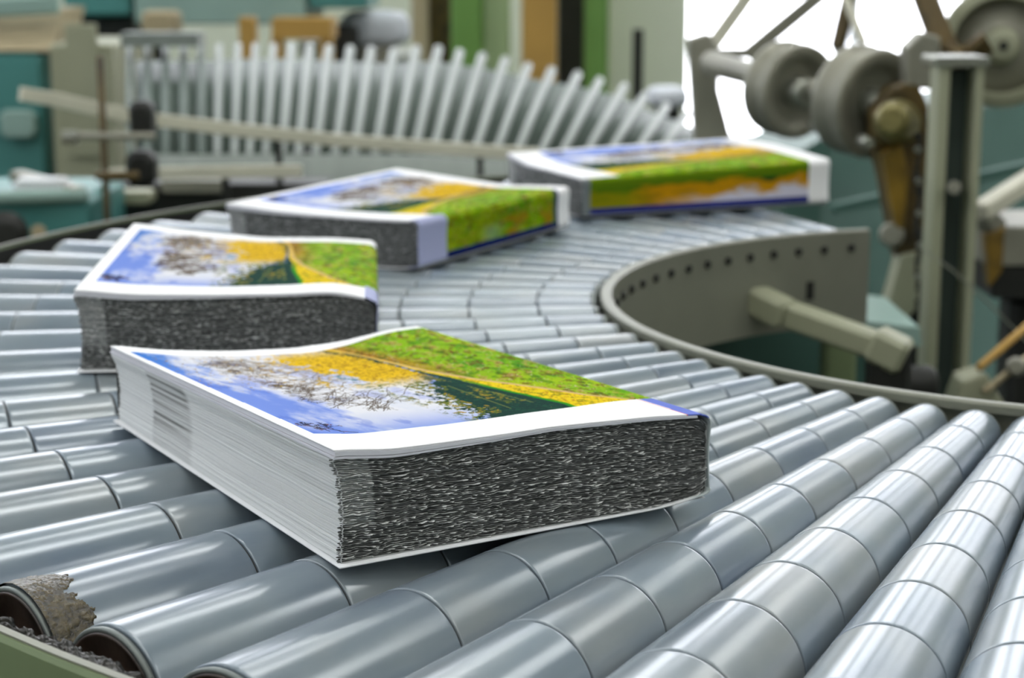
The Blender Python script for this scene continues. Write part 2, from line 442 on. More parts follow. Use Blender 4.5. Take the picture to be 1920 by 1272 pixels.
# slot plate, cross beams and legs
d = Vector((math.cos(R(-221)), math.sin(R(-221)), 0))
for ang in (-100, -135, -175, -215, -250):
    d = Vector((math.cos(R(ang)), math.sin(R(ang)), 0)); c = Vector((C0.x, C0.y, 0))
    a = c+d*1.55*S; b = c+d*3.86*S
    a.z = b.z = ZC-.33*S
    MB().bar(a, b, .03, .03).build('cross_beam', M['dark'], ct)
    for q in (b-d*.02, a+d*.02):
        MB().bar((q.x, q.y, 0), (q.x, q.y, ZC-.3*S), .035, .035).build('leg', M['olive'], ct)
# dark slot on the inner plate
a = R(-240); d = Vector((math.cos(a), math.sin(a), 0))
g = P(1545, 552, 6.75); dd = (g-C0); dd.z = 0; dd.normalize()
q = C0+dd*1.533*S; q.z = g.z
MB().bar(q-Vector((0, 0, .035*S)), q+Vector((0, 0, .035*S)), .035*S, .004*S, up=dd, bev=.3).build('slot', M['dark'], ct)
# grease line between caps and the outer plate
from mathutils import noise as nz
def grease():
    vs = []; fs = []; n = 700; m = 14
    for i in range(n+1):
        an = -112-30*i/n; a = R(an)
        for j in range(m+1):
            t = j/m
            z = -.02-.045*abs(nz.noise(Vector((an*1.2, 7, 0))))-.02*(1-t)
            z += .020*abs(nz.noise(Vector((an*5, t*2, 1))))+.012*abs(nz.noise(Vector((an*11, t*5, 5))))
            if j in (0,): z = -.3
            r = 3.79+.066*t
            vs.append(Wd(CX+r*math.cos(a), CY+r*math.sin(a), z+.012))
    for i in range(n):
        for j in range(m):
            q = i*(m+1)+j; fs.append((q, q+m+1, q+m+2, q+1))
    mb = MB(); mb.add(vs, fs, True)
    o = mb.build('grease', M['grease'])
    tag(o, 'wet black grease and grit caught between roller caps and olive outer plate', 'grease', kind='stuff')
grease()

# ------------------------------------------------------------------ painted numpy canvases for the books
rng = np.random.default_rng(11)
def vnoise(ny, nx_, fy, fx, seed):
    r = np.random.default_rng(seed); gy, gx = int(math.ceil(fy))+2, int(math.ceil(fx))+2
    g = r.random((gy, gx)); y = np.linspace(0, fy, ny); x = np.linspace(0, fx, nx_)
    yi = y.astype(int); xi = x.astype(int); ty = (y-yi); tx = (x-xi)
    ty = (ty*ty*(3-2*ty))[:, None]; tx = (tx*tx*(3-2*tx))[None]
    A = g[yi][:, xi]; B = g[yi][:, xi+1]; Cc = g[yi+1][:, xi]; D = g[yi+1][:, xi+1]
    return (A*(1-tx)+B*tx)*(1-ty)+(Cc*(1-tx)+D*tx)*ty
def fbm(ny, nx_, fy, fx, seed, oct_=5, gain=.55):
    s = 0; a = 1; t = 0
    for k in range(oct_):
        s = s+a*vnoise(ny, nx_, fy*2**k, fx*2**k, seed+k*7); t += a; a *= gain
    return s/t
def ss(x, a, b):
    t = np.clip((x-a)/(b-a), 0, 1); return t*t*(3-2*t)
def C3(h): return np.array(lin(h))
ULIM = 1.25      # canvas covers u = 0 .. 1.25 (1 .. 1.25 is the spine)
def paint_cover(NU, NV, variant):
    u = np.linspace(0, ULIM, NU)[:, None]*np.ones((1, NV)); v = np.linspace(0, 1, NV)[None]*np.ones((NU, 1))
    k = lambda f: NU  # noqa
    img = np.zeros((NU, NV, 3))
    def put(mask, col):
        nonlocal img
        mask = np.clip(mask, 0, 1)[..., None]; img = img*(1-mask)+np.asarray(col)*mask
    n1 = fbm(NU, NV, 9, 5, 1); n2 = fbm(NU, NV, 26, 12, 2); nf = fbm(NU, NV, 90, 80, 3, 4, .75); nf2 = fbm(NU, NV, 140, 120, 4, 3, .8)
    n3 = fbm(NU, NV, 5, 7, 31)
    # sky
    put(np.ones_like(u), C3('#8aa6f4'))
    put(ss(v, .45, .98)*ss(.34-u, 0, .3)*.9, C3('#2c8ae4'))
    cl = n1*.6+n2*.5
    dcl = np.abs((u-.34)-(.58-v)*.08)
    put(ss(.28-dcl+(cl-.52)*.45, .0, .16)*ss(v, .05, .3)*.98, C3('#fbfbff'))
    put(ss(cl, .52, .72)*.65*ss(u, .02, .2), C3('#e6ecfb'))
    put(ss(n1-n2, .1, .25)*.35, C3('#5f80e4'))
    # dark woods
    dv = np.array([0, .165, .327, .481, .637, .813, .938, 1]); du = np.array([.735, .724, .697, .681, .657, .652, .602, .595])
    dl = np.interp(v, dv, du)+(vnoise(NU, NV, 3, 30, 8)-.5)*.012
    gv = np.array([0, .146, .209, .323, .441, .586, .776, .954, 1]); gu = np.array([1.0, .913, .845, .79, .731, .684, .66, .63, .625])
    gl = np.interp(v, gv, gu)
    lv = np.array([0, .12, .18, .3, .38, .45, .55, .7, .9, 1]); lu = np.array([.47, .46, .46, .5, .52, .58, .63, .64, .6, .58])
    ll = np.interp(v, lv, lu)+(n2-.5)*.12
    # twigs and branches by recursion
    tw = np.zeros((NU, NV)); tw2 = np.zeros((NU, NV))
    r = random.Random(4)
    def stroke(buf, a, b, w):
        L = math.hypot((b[0]-a[0])*NU/ULIM, (b[1]-a[1])*NV); n = max(2, int(L*2))
        for i in range(n+1):
            t = i/n; iu = (a[0]+(b[0]-a[0])*t)/ULIM*(NU-1); iv = (a[1]+(b[1]-a[1])*t)*(NV-1)
            q = max(1, int(round(w)))
            i0 = int(iu-q/2+.5); j0 = int(iv-q/2+.5)
            if 0 <= i0 < NU-q and 0 <= j0 < NV-q: buf[i0:i0+q, j0:j0+q] = 1
    def branch(buf, p, ang, L, w, dep, spread=.55):
        if dep == 0: return
        q = p; a = ang
        for s_ in range(3):
            a += r.uniform(-.28, .28); nq = (q[0]-math.cos(a)*L/3, q[1]+math.sin(a)*L/3*.75); stroke(buf, q, nq, w); q = nq
        for s_ in range(r.choice([2, 2, 3])):
            branch(buf, q, a+r.uniform(-spread, spread), L*r.uniform(.62, .85), w*.7, dep-1, spread)
    wsc = NU/700
    for (pv, a0) in ((.74, .1), (.64, -.1), (.56, -.35), (.82, .3), (.5, -.25)):
        branch(tw, (.60, pv), a0, .13, 1.7*wsc, 6)
        branch(tw, (.50, pv-.03), a0*.7, .10, 1.4*wsc, 6, .8)
        branch(tw, (.42, pv-.05), a0*.5+.1, .085, 1.2*wsc, 6, .9)
    # foliage density
    ctr = (ss(v, .42, .58)*ss(1.02-v, .0, .2))
    dens = ctr*(ss(u, .10, .60)*.62)
    dens = dens*(1-.9*ss(np.hypot((u-.43)*1.5, v-.58), .09, .03)*.8)
    brown = (nf > .60-.14*ctr*ss(u, .08, .4)*ss(.62-u, 0, .1)) & (ss(u, .10, .25)*ss(.62-u, 0, .02)*ctr*ss(.9-v, 0, .12) > .25+.5*n2)
    put(brown*.45, C3('#8a6f3a'))
    gz0 = ss(u, .36, .48)*ss(v, .42, .52)
    put(tw*.85*(u < dl)*(1-.75*gz0), C3('#5a431e'))
    gz = ss(u+(n2-.5)*.22, .34, .50)*ss(.66-u, 0, .02)*ss(v+(n2-.5)*.1, .40, .50)*ss(1.0-v, 0, .06)
    gz = gz*(1-ss(.075-np.hypot((u-.42)*.9, (v-.58)*.8), 0, .05))
    put((nf > .76-.46*gz-.1*ss(u, .12, .4)*ctr)*1.0*(u < dl)*ctr, C3('#f4cc00'))
    put(((nf2 > .80-.14*gz-.08*ctr)*(u < dl)*ctr)*.9, C3('#b48c10'))
    put(((nf2 < .20+.20*gz)*(nf > .45)*(u < dl)*gz)*.9, C3('#ffd81a'))
    # starburst clearing
    rr = np.hypot((u-.43)*1.3, v-.58); put(ss(.05-rr, 0, .05)*(n2 > .35), C3('#f4fbff')); put(ss(.03-np.abs(u-.44), 0, .02)*ss(.14-np.abs(v-.55), 0, .08)*(nf > .55)*.8, C3('#4d93b5'))
    inw = ss((u-ll)+(nf-.5)*.16, -.004, .012)*(u < dl)
    goldcut = (nf > .52-.12*ctr)*ctr*ss(v, .42, .6)
    put(inw*(1-.85*goldcut*ss(dl-u, .01, .03)), C3('#0d453c'))
    put(inw*(nf2 > .62)*.5, C3('#1f6a4e'))
    oll = (n2 > .50)*(nf > .5)*ss(u, .4, .46)*(u < dl-.03)*ss(.52-v, 0, .05)
    put(oll*.9, C3('#85902a')); put(oll*(nf2 > .62), C3('#c09b2c')); put(oll*(nf2 < .42), C3('#2c5230'))
    put(tw2, C3('#3a3020'))
    put((np.abs((u-.60)-(v-.3)*.12) < .0022)*(v < .42)*(v > .17), C3('#7a8a4a'))
    put((np.abs((u-.665)+(v-.3)*.1) < .0016)*(v < .4)*(v > .2), C3('#8a9a5a'))
    # field between wood and path
    fld = ss(u, 0, 1)*0+(u >= dl)
    put(fld, C3('#fbe000'))
    put(fld*(nf > .58)*.75*(v < .6), C3('#8a8a14'))
    put(fld*(nf2 > .64)*.7, C3('#c07f1e'))
    put(fld*ss(.018-(u-dl), 0, .006)*ss(.55-v, 0, .2), C3('#35a314'))
    put(fld*ss(v, .5, .8)*.5, C3('#f0c21c'))
    put(ss(.010-np.abs(u-gl+.004), 0, .005)*(1-.5*ss(v, .5, .8)), C3('#e8c48e'))
    gr = (u >= gl+.004)*1.0
    gcol = C3('#9ccb00')*(1-n2[..., None]*.0)
    put(gr, gcol)
    put(gr*ss(n2, .45, .7)*.9, C3('#55a800'))
    put(gr*ss(n1, .5, .7)*.6, C3('#c0d800'))
    put(gr*ss(.10-(u-gl), 0, .09)*ss(v, .38, .75)*.9, C3('#c98a14'))
    put(gr*ss(.04-(u-gl), 0, .04)*ss(.6-v, 0, .3)*.7, C3('#d3cf12'))
    nm = fbm(NU, NV, 55, 42, 51, 3, .7); nm2 = fbm(NU, NV, 48, 36, 52, 3, .7)
    put(gr*ss(nm, .58, .66)*.8, C3('#7a5a1c')); put(gr*ss(nm2, .62, .68)*.6, C3('#2f7a08')); put(gr*(ss(nm2, .30, .36) < .5)*.7, C3('#c9a866'))
    put(gr*(nf > .66)*.75, C3('#8b5a2a')); put(gr*(nf2 > .735)*.75, C3('#e7d9b0')); put(gr*(nf < .27)*.6, C3('#2a6a14'))
    # twig by the corner
    t3 = np.zeros((NU, NV))
    for k_, (pv, a0) in enumerate(((.125, .55), (.13, 1.0), (.14, 1.3))):
        branch(t3, (.135-.03*k_, pv), a0, .030, 1.6*wsc, 6, .8)
    put(t3*.9, C3('#2c2838'))
    lf = (t3 > 0) & (nf > .57); put(lf*.9, C3('#8a4a3a'))
    # spine print (fold and below)
    W_ = C3('#fdfdff')
    if variant == 'mirror':
        sp = u > 1.0
        w = (u-1.0)/.23
        put(sp, C3('#7b9a22'))
        put(sp*ss(w, .22, .34)*(1), C3('#4e7a24'))
        put(sp*ss(w, .3, .4)*ss(v, .35, .55), C3('#1d5a34'))
        put(sp*ss(w+(n2-.5)*.5, .30, .44), C3('#e0a81c'))
        put(sp*ss(w+(nf-.5)*.3, .48, .6)*ss(n2, .5, .6)*.5, C3('#8a7a1c'))
        put(sp*ss(w+(n2-.5)*.7-.30+.35*v, .50, .72)*ss(v, .25, .6), C3('#eceafa'))
        put(sp*ss(.3-v, 0, .15)*ss(w, .2, .4)*.7, C3('#7d9c1c'))
        put(sp*ss(w, .93, .97), C3('#2b3a9a'))
    elif variant == 'green':
        sp = u > .98
        w = (u-1.0)/.23
        put(sp*ss(n1, .45, .7)*.5, C3('#9fae1a'))
        put(sp*ss(w, .2, .5)*ss(n2, .5, .62)*ss(v, .4, .6)*.7, C3('#c8941c'))
        put(sp*ss(np.abs(v-.45), .1, .0)*ss(w, .4, .7)*.6, C3('#9cc09a'))
        put(sp*ss(w, .93, .97), C3('#1c2f7a'))
        put((sp*(v > .885)), C3('#0f3f70'))
    # margins
    near = .118+.012*np.interp(u, [0, .5, 1], [0, -.3, 2.3])
    far = .925+.05*ss(u, .55, .85)*(variant == 'blue')
    img = img**1.12*.80
    mg = (v < near) | (v > far) | (u < .022-.012*v)
    if variant != 'blue': mg = (v < near) | (v > .915) | (u < .03)
    if variant == 'mirror': mg = mg & ~((u > .985) & (v > .03) & (v < .5))
    put(mg, W_)
    if variant == 'blue':
        bl = (v < near)*(u > .93+.006*(v > .05))
        put(bl, C3('#7080d2')); put((v < near+.004)*(np.abs(u-.931) < .0025), C3('#e87a7a')); put((v < .16)*(u > 1.012), C3('#c3cccd'))
        put(bl*(u > 1.0), C3('#c3cccd'))
    else:
        if variant == 'green': put((v < near+.02)*(u > .96), C3('#b3b8dc'))
        else:
            put((v < .03)*(u > .985), C3('#7d8486'))
    return np.clip(img, 0, 1)

def paint_head(NX, NZ, seed, rows=54):
    """ragged folded page heads: (x along W, z up) -> colour, relief"""
    x = np.linspace(0, 1, NX)[None]*np.ones((NZ, 1)); z = np.linspace(0, 1, NZ)[:, None]*np.ones((1, NX))
    warp = (fbm(NZ, NX, 3, 22, seed, 2)-.5)*1.3+(vnoise(NZ, NX, rows*.9, 80, seed+1)-.5)*.6+(vnoise(NZ, NX, rows*.5, 40, seed+9)-.5)*.7
    s = z*rows+warp
    fr = s-np.floor(s); row = np.clip(np.floor(s).astype(int)+3, 0, rows+6)
    xi = np.arange(NX)[None]*np.ones((NZ, 1), int)
    segr = np.stack([vnoise(1, NX, .5, 44, seed+20+q)[0] for q in range(rows+7)]); seg = segr[row, xi]
    segb = np.stack([vnoise(1, NX, .5, 100, seed+90+q)[0] for q in range(rows+7)]); seg2 = segb[row, xi]
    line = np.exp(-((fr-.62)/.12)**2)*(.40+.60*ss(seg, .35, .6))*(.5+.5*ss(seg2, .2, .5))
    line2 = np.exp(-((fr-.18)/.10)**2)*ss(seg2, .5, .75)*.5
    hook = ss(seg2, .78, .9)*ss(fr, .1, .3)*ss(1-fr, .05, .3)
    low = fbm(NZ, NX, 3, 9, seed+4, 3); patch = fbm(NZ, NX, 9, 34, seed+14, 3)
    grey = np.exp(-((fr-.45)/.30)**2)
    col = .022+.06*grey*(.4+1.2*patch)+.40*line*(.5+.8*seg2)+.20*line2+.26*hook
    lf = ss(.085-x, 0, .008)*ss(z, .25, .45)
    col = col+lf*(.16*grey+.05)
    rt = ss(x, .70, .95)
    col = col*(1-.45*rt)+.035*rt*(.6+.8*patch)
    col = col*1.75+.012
    tint = np.array([.98, 1.0, 1.0])
    c = col[..., None]*tint
    rel = -.005*(1-np.clip(line, 0, 1))+.003*hook+(vnoise(NZ, NX, rows, 12, seed+5)-.5)*.006
    return np.clip(c, 0, 1), rel

def paint_fore(NY, NZ, seed):
    y = np.linspace(0, 1, NY)[None]*np.ones((NZ, 1)); z = np.linspace(0, 1, NZ)[:, None]*np.ones((1, NY))
    rows = 64
    s = z*rows+(fbm(NZ, NY, 3, 5, seed, 2)-.5)*3
    fr = s-np.floor(s); row = np.clip(np.floor(s).astype(int)+4, 0, rows+8)
    rv = np.random.default_rng(seed).random(rows+10)
    base = .86+.10*(rv[row]-.5)
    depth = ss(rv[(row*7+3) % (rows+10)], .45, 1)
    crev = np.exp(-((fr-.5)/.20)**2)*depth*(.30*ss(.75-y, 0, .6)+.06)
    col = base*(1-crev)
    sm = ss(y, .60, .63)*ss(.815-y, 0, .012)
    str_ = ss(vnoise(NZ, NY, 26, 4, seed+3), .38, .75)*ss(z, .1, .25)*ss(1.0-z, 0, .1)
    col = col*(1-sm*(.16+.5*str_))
    c = col[..., None]*np.array([.97, .99, 1.0])
    rel = -.003*crev/.3+(rv[row]-.5)*.004
    return np.clip(c, 0, 1), rel

def grid_obj(V, Cc, name, m, parent, solid=0):
    """V: (n,m,3) positions, Cc: (n,m,3) colours"""
    n, k = V.shape[:2]
    idx = np.arange(n*k).reshape(n, k)
    q = np.stack([idx[:-1, :-1], idx[1:, :-1], idx[1:, 1:], idx[:-1, 1:]], -1).reshape(-1, 4)
    return q

def mesh_from_grids(name, grids, m, parent, solid=0):
    """grids: list of (V, Colour); flip so that normals point outward by the given sign"""
    vs = []; cs = []; fs = []; off = 0
    for V, Cc, flip in grids:
        n, k = V.shape[:2]; idx = np.arange(n*k).reshape(n, k)+off
        q = np.stack([idx[:-1, :-1], idx[1:, :-1], idx[1:, 1:], idx[:-1, 1:]], -1).reshape(-1, 4)
        if flip: q = q[:, ::-1]
        vs.append(V.reshape(-1, 3)); cs.append(Cc.reshape(-1, 3)); fs.append(q); off += n*k
    vs = np.concatenate(vs)*S; cs = np.concatenate(cs); fs = np.concatenate(fs)
    me = bpy.data.meshes.new(name)
    me.vertices.add(len(vs)); me.vertices.foreach_set('co', vs.astype(np.float32).ravel())
    me.loops.add(len(fs)*4); me.loops.foreach_set('vertex_index', fs.astype(np.int32).ravel())
    me.polygons.add(len(fs)); me.polygons.foreach_set('loop_start', (np.arange(len(fs))*4).astype(np.int32))
    me.polygons.foreach_set('loop_total', np.full(len(fs), 4, dtype=np.int32))
    me.polygons.foreach_set('use_smooth', np.ones(len(fs), dtype=bool))
    at = me.color_attributes.new('print', 'FLOAT_COLOR', 'POINT')
    at.data.foreach_set('color', np.concatenate([cs, np.ones((len(cs), 1))], 1).astype(np.float32).ravel())
    me.update(calc_edges=True); me.validate()
    me.materials.append(m)
    o = bpy.data.objects.new(name, me); COL.objects.link(o); o.parent = parent
    if solid:
        s_ = o.modifiers.new('thick', 'SOLIDIFY'); s_.thickness = solid*S; s_.offset = -1
    return o

BW, BH, BT = .77323, 1.16422, .17906
def bilinear(U, V, nu, nz_, fu, fz):
    return (1-V)*np.interp(U, nu, nz_)+V*np.interp(U, fu, fz)

def smooth1(us, zs, n=201):
    x = np.linspace(0, 1, n); y = np.interp(x, us, zs)
    for _ in range(60): y[1:-1] = (y[:-2]+2*y[1:-1]+y[2:])/4
    return x, y

def make_book(pos, ang, near, far, variant, res, label, zoff=0, drop=0):
    root = thing('book', label, 'book', Wd(pos[0], pos[1], zoff), ang, 'uncut books riding on the roller conveyor')
    nu, nz_ = smooth1(*near); fu, fz = smooth1(*far)
    NU, NV = res
    img = paint_cover(NU, NV, variant)
    # arc parameter u -> (x,z) path for each v : top, rounded corner, spine, then under
    us = np.linspace(0, ULIM, NU); vv = np.linspace(0, 1, NV)
    U, Vv = np.meshgrid(us, vv, indexing='ij')
    rc = .022                                           # radius of the fold
    ztop = bilinear(np.minimum(U, 1), Vv, nu, nz_, fu, fz)
    z1 = bilinear(np.ones_like(U), Vv, nu, nz_, fu, fz)
    xf = BW-rc+.004
    s = U*BW
    arcL = rc*math.pi/2
    over = s-xf
    th = np.clip(over/rc, 0, math.pi/2)
    x = np.where(over < 0, s, xf+rc*np.sin(th))
    z = np.where(over < 0, ztop, z1-rc*(1-np.cos(th)))
    down = np.maximum(over-arcL, 0)
    Ls = (ULIM*BW-xf-arcL)
    hz = z1-rc-(rc+.004)
    z = z-down/Ls*hz*(down > 0)
    x = x+np.where(down > 0, -.004*np.sin(down/Ls*math.pi), 0)
    x = np.where(U < .02, x-.010*(1-U/.02), x)
    y = -.003+Vv*(BH+.006)
    top = np.stack([x, y, z], -1)
    cover_g = [(top, img, False)]
    # bottom fold + back cover (plain white)
    nb = 40
    tt = np.linspace(0, 1, nb)[:, None]*np.ones((1, NV)); V2 = np.ones((nb, 1))*vv[None]
    zb0 = z[-1][None]; xb0 = x[-1][None]
    lft = np.interp(np.clip((xb0[0, 0]-0)/BW, 0, 1), [0, 1], [0, 0])
    corner = np.clip(tt/.12, 0, 1)*math.pi/2
    xb = xb0-rc*(1-np.cos(corner)); zb = zb0-(zb0-.0035-.010)*np.sin(corner)
    rest = np.clip((tt-.12)/.88, 0, 1)
    xb = xb-rest*(BW-rc+.014)
    sag = .0035+.010*np.clip(1-rest*6, 0, 1)**2
    zb = np.where(rest > 0, sag, zb)
    yb = -.006-.010*np.sin(np.clip(rest, 0, 1)*math.pi*.5)*(V2 < .02)+V2*(BH+.012)
    bot = np.stack([xb, yb, zb], -1)
    cb = np.ones((nb, NV, 3))*C3('#f4f5f8')
    cb[:6] = img[-1][None]
    cover_g.append((bot, cb, False))
    co = mesh_from_grids('cover', cover_g, M['cover'], root, solid=.0024)
    # page block
    NX = int(NU*1.5); NZ = int(NX*.42)
    hb = [(.0, .0145), (.127, .014), (.377, .009), (.554, .006), (.833, .0055), (1, .004)]
    gu = np.array([a for a, _ in hb]); gd = np.array([b for _, b in hb])
    gapd = lambda uu: np.interp(uu, gu, gd)
    BE = BW-.004
    xs_ = np.linspace(0, BE, NX); zt = np.linspace(0, 1, NZ)
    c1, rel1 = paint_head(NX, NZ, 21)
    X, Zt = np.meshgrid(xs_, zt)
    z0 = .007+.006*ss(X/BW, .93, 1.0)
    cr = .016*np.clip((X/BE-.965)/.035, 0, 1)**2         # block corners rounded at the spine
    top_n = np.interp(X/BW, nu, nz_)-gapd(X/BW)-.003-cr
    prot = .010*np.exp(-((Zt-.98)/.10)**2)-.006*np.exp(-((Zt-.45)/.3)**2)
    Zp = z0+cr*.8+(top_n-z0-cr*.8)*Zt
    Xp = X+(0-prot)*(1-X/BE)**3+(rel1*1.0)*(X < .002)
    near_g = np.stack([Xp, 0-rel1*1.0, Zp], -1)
    NY = int(NX*.55)
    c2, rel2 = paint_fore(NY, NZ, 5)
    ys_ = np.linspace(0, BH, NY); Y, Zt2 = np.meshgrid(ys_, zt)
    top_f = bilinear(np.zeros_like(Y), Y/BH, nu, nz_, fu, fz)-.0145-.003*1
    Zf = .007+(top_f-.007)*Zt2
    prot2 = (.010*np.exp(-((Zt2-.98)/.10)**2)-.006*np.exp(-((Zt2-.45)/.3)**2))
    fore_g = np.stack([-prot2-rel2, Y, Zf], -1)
    # far head face, spine face, top and bottom (coarse)
    nfz = 30
    ztc = np.linspace(0, 1, nfz); xc = np.linspace(0, BE, 60)
    Xc, Zc = np.meshgrid(xc, ztc)
    topc = np.interp(Xc/BW, fu, fz)-gapd(Xc/BW)-.003
    far_g = np.stack([Xc, np.full_like(Xc, BH), .007+(topc-.007)*Zc], -1)
    yc = np.linspace(0, BH, 60); Xt, Yt = np.meshgrid(xc, yc)
    top_g = np.stack([Xt, Yt, bilinear(Xt/BW, Yt/BH, nu, nz_, fu, fz)-gapd(Xt/BW)-.003-.016*np.clip((Xt/BE-.965)/.035, 0, 1)**2], -1)
    bot_g = np.stack([Xt, Yt, np.full_like(Xt, .007)], -1)
    Ys, Zs = np.meshgrid(yc, ztc)
    tops = bilinear(np.ones_like(Ys), Ys/BH, nu, nz_, fu, fz)-.007-.016
    spi_g = np.stack([np.full_like(Ys, BE), Ys, .012+(tops-.012)*Zs], -1)
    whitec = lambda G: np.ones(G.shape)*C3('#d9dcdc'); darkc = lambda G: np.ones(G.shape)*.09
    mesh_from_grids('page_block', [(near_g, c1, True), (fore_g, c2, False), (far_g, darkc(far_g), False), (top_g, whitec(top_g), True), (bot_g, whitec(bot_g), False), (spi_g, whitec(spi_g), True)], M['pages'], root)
    # loose endpapers between the block and the cover
    for k, (a, b, ov) in enumerate(((.0, .55, -.006), (.62, .92, -.009))):
        n = 60
        uu = np.linspace(-.004, .96, n); v2 = np.linspace(-.002, 1.002, n)
        A, B_ = np.meshgrid(uu, v2, indexing='ij')
        zt_ = bilinear(np.clip(A, 0, 1), np.clip(B_, 0, 1), nu, nz_, fu, fz); gp = gapd(A)
        tp = zt_-.003-gp*a; bt = zt_-.003-gp*b
        X_ = A*BW+ov*(A < .0); Y_ = B_*BH-.003*(B_ < 0)
        T_ = np.stack([X_, Y_, tp], -1); Bo = np.stack([X_, Y_, bt], -1)
        w = C3('#e6e6ee')
        gs = [(T_, np.ones(T_.shape)*w, False), (Bo, np.ones(T_.shape)*w, True)]
        for sl in ((slice(0, 1), slice(None)), (slice(-1, None), slice(None)), (slice(None), slice(0, 1)), (slice(None), slice(-1, None))):
            e1 = T_[sl].reshape(-1, 3); e2 = Bo[sl].reshape(-1, 3)
            G = np.stack([e1, e2], 0); gs.append((G, np.ones(G.shape)*w, False))
        mesh_from_grids('endpaper', gs, M['pages'], root)
    return root

N1 = ([0, .127, .377, .554, .833, 1], [.209, .1965, .1935, .194, .1845, .173])
F1 = ([0, .14, .34, .55, .72, .89, 1], [.177, .155, .1355, .1245, .1275, .144, .145])
b1 = make_book((-.29134, 2.93651), .53413, N1, F1, 'blue', (720, 640), 'front thick book in sharp focus, autumn trees cover, white fore-edge and rough dark head')
b2 = make_book((-1.085, 4.452), .07712, ([0, .18, .44, .7, .85, 1], [.213, .200, .196, .197, .201, .178]), ([0, .21, .53, .83, 1], [.218, .196, .169, .165, .155]), 'green', (300, 260),
               'second book at left behind the front book, its dark page edge facing the viewer')
b2.scale = (.962, 1, 1)
b3 = make_book((-.99955, 6.35136), -.47573, ([0, .26, .49, .77, 1], [.186, .174, .170, .170, .174]), ([0, .33, .65, .92, 1], [.198, .177, .157, .165, .165]), 'green', (300, 260),
               'third book in the middle of the belt with bright green spine towards the right')
b4 = make_book((-.01452, 7.99930), -1.16727, ([0, .27, .94, 1], [.20, .172, .168, .166]), ([0, .41, 1], [.225, .225, .20]), 'mirror', (300, 260),
               'farthest book at upper right showing its long printed spine with yellow trees')

# ------------------------------------------------------------------ background
exec_bg = True
def px(D): return D*S/F          # metres per photo pixel at distance D
def bgthing(name, label, cat, p, group=None):
    p = Vector(p); return thing(name, label, cat, (p.x, p.y, 0), 0, group)
def pbox(mb, x0, y0, x1, y1, D, dep, bev=.06):
    """box facing the viewer between two photo corners, dep metres deep"""
    a = P(x0, y0, D); b = P(x1, y1, D)
    lo = (min(a.x, b.x), a.y, min(a.z, b.z)); hi = (max(a.x, b.x), a.y+dep, max(a.z, b.z))
    c = Vector(((lo[0]+hi[0])/2, (lo[1]+hi[1])/2, (lo[2]+hi[2])/2))
    return mb.box(c, (hi[0]-lo[0], dep, hi[2]-lo[2]), bev=bev)
def legs(root, x0, x1, y, dep, ztop, m):
    for x in (x0, x1):
        for yy in (y, y+dep):
            MB().bar((x, yy, 0), (x, yy, ztop), .04, .04).build('leg', m, root)

# --- rising fan: slim pale bars hold the rollers' bright highlights as colour
tops = [(377, 90), (411, 88), (447, 86), (479, 86), (513, 86), (547, 87), (581, 88), (617, 90), (657, 92), (696, 94), (738, 97), (781, 92), (822, 92), (862, 98), (904, 105), (947, 113), (990, 124), (1034, 132), (1083, 140), (1124, 151), (1170, 162), (1207, 181), (1249, 200), (1287, 215), (1325, 232)]
tops = [(243, 90), (276, 90), (310, 90), (344, 90)]+tops
DT, DB = 16.0, 13.2
base = P(760, 330, DB)
fan = []
for k, (tx, ty) in enumerate(tops):
    lean = np.interp(tx, [377, 560, 780, 950, 1170, 1290], [0, .1, .2, .33, .56, .7])
    by = 292; bx = tx-lean*(by-ty)
    a = P(tx, ty, DT); b = P(bx, by, DB)
    where = 'at its left end behind the rails' if k < 9 else ('in its middle part' if k < 19 else 'at its lower right end')
    t = thing('guide_roller', 'slim bar for the highlight of a metal roller in the blurred upright fan, %s from its left end' % (ordn[k] if k < 20 else ['twenty-first', 'twenty-second', 'twenty-third', 'twenty-fourth', 'twenty-fifth', 'twenty-sixth', 'twenty-seventh', 'twenty-eighth', 'twenty-ninth', 'thirtieth'][k-20]), 'roller', b, group='roller highlight bars of the rising fan conveyor')
    w = (7.5 if k > 8 else 6)*px(DT)
    MB().cyl(b, a, w*.8, w*1.1, 20).build('tube', M['silver'] if k > 4 else M['pan'], t)
    d = (a-b).normalized()
    MB().cyl(a, a+d*.02, w*.5, n=12).build('axle', M['dark'], t)
    fan.append((a, b))
rt = bgthing('rising_conveyor_frame', 'green-grey curved backing pan and frame behind the fan of roller highlight bars', 'conveyor frame', P(760, 330, DB))
n = Vector((0, .06, -.02))
mb = MB(); vs = []; fs = []
for a, b in fan:
    a_ = a+(b-a)*.06; vs += [a_+n, b+n, a_+n*1.3, b+n*1.3]
for i in range(len(fan)-1):
    q = i*4; fs += [(q, q+1, q+5, q+4), (q+2, q+6, q+7, q+3), (q, q+4, q+6, q+2), (q+1, q+3, q+7, q+5)]
fs += [(0, 2, 3, 1), (len(vs)-4, len(vs)-3, len(vs)-1, len(vs)-2)]
mb.add(vs, fs, True).build('backing_pan', M['pan'], rt)  # pan colour gives the darker zones between the highlight bars
mb = MB(); vs = []; fs = []
for a, b in fan:
    d_ = Vector((0, -.09, -.13)); vs += [b-Vector((0, .012, -.004)), b+d_, b+Vector((0, .03, 0)), b+d_+Vector((0, .03, 0))]
for i in range(len(fan)-1):
    q = i*4; fs += [(q, q+1, q+5, q+4), (q+2, q+6, q+7, q+3), (q, q+4, q+6, q+2), (q+1, q+3, q+7, q+5)]
fs += [(0, 2, 3, 1), (len(vs)-4, len(vs)-3, len(vs)-1, len(vs)-2)]
mb.add(vs, fs, True).build('apron', M['apron'], rt)
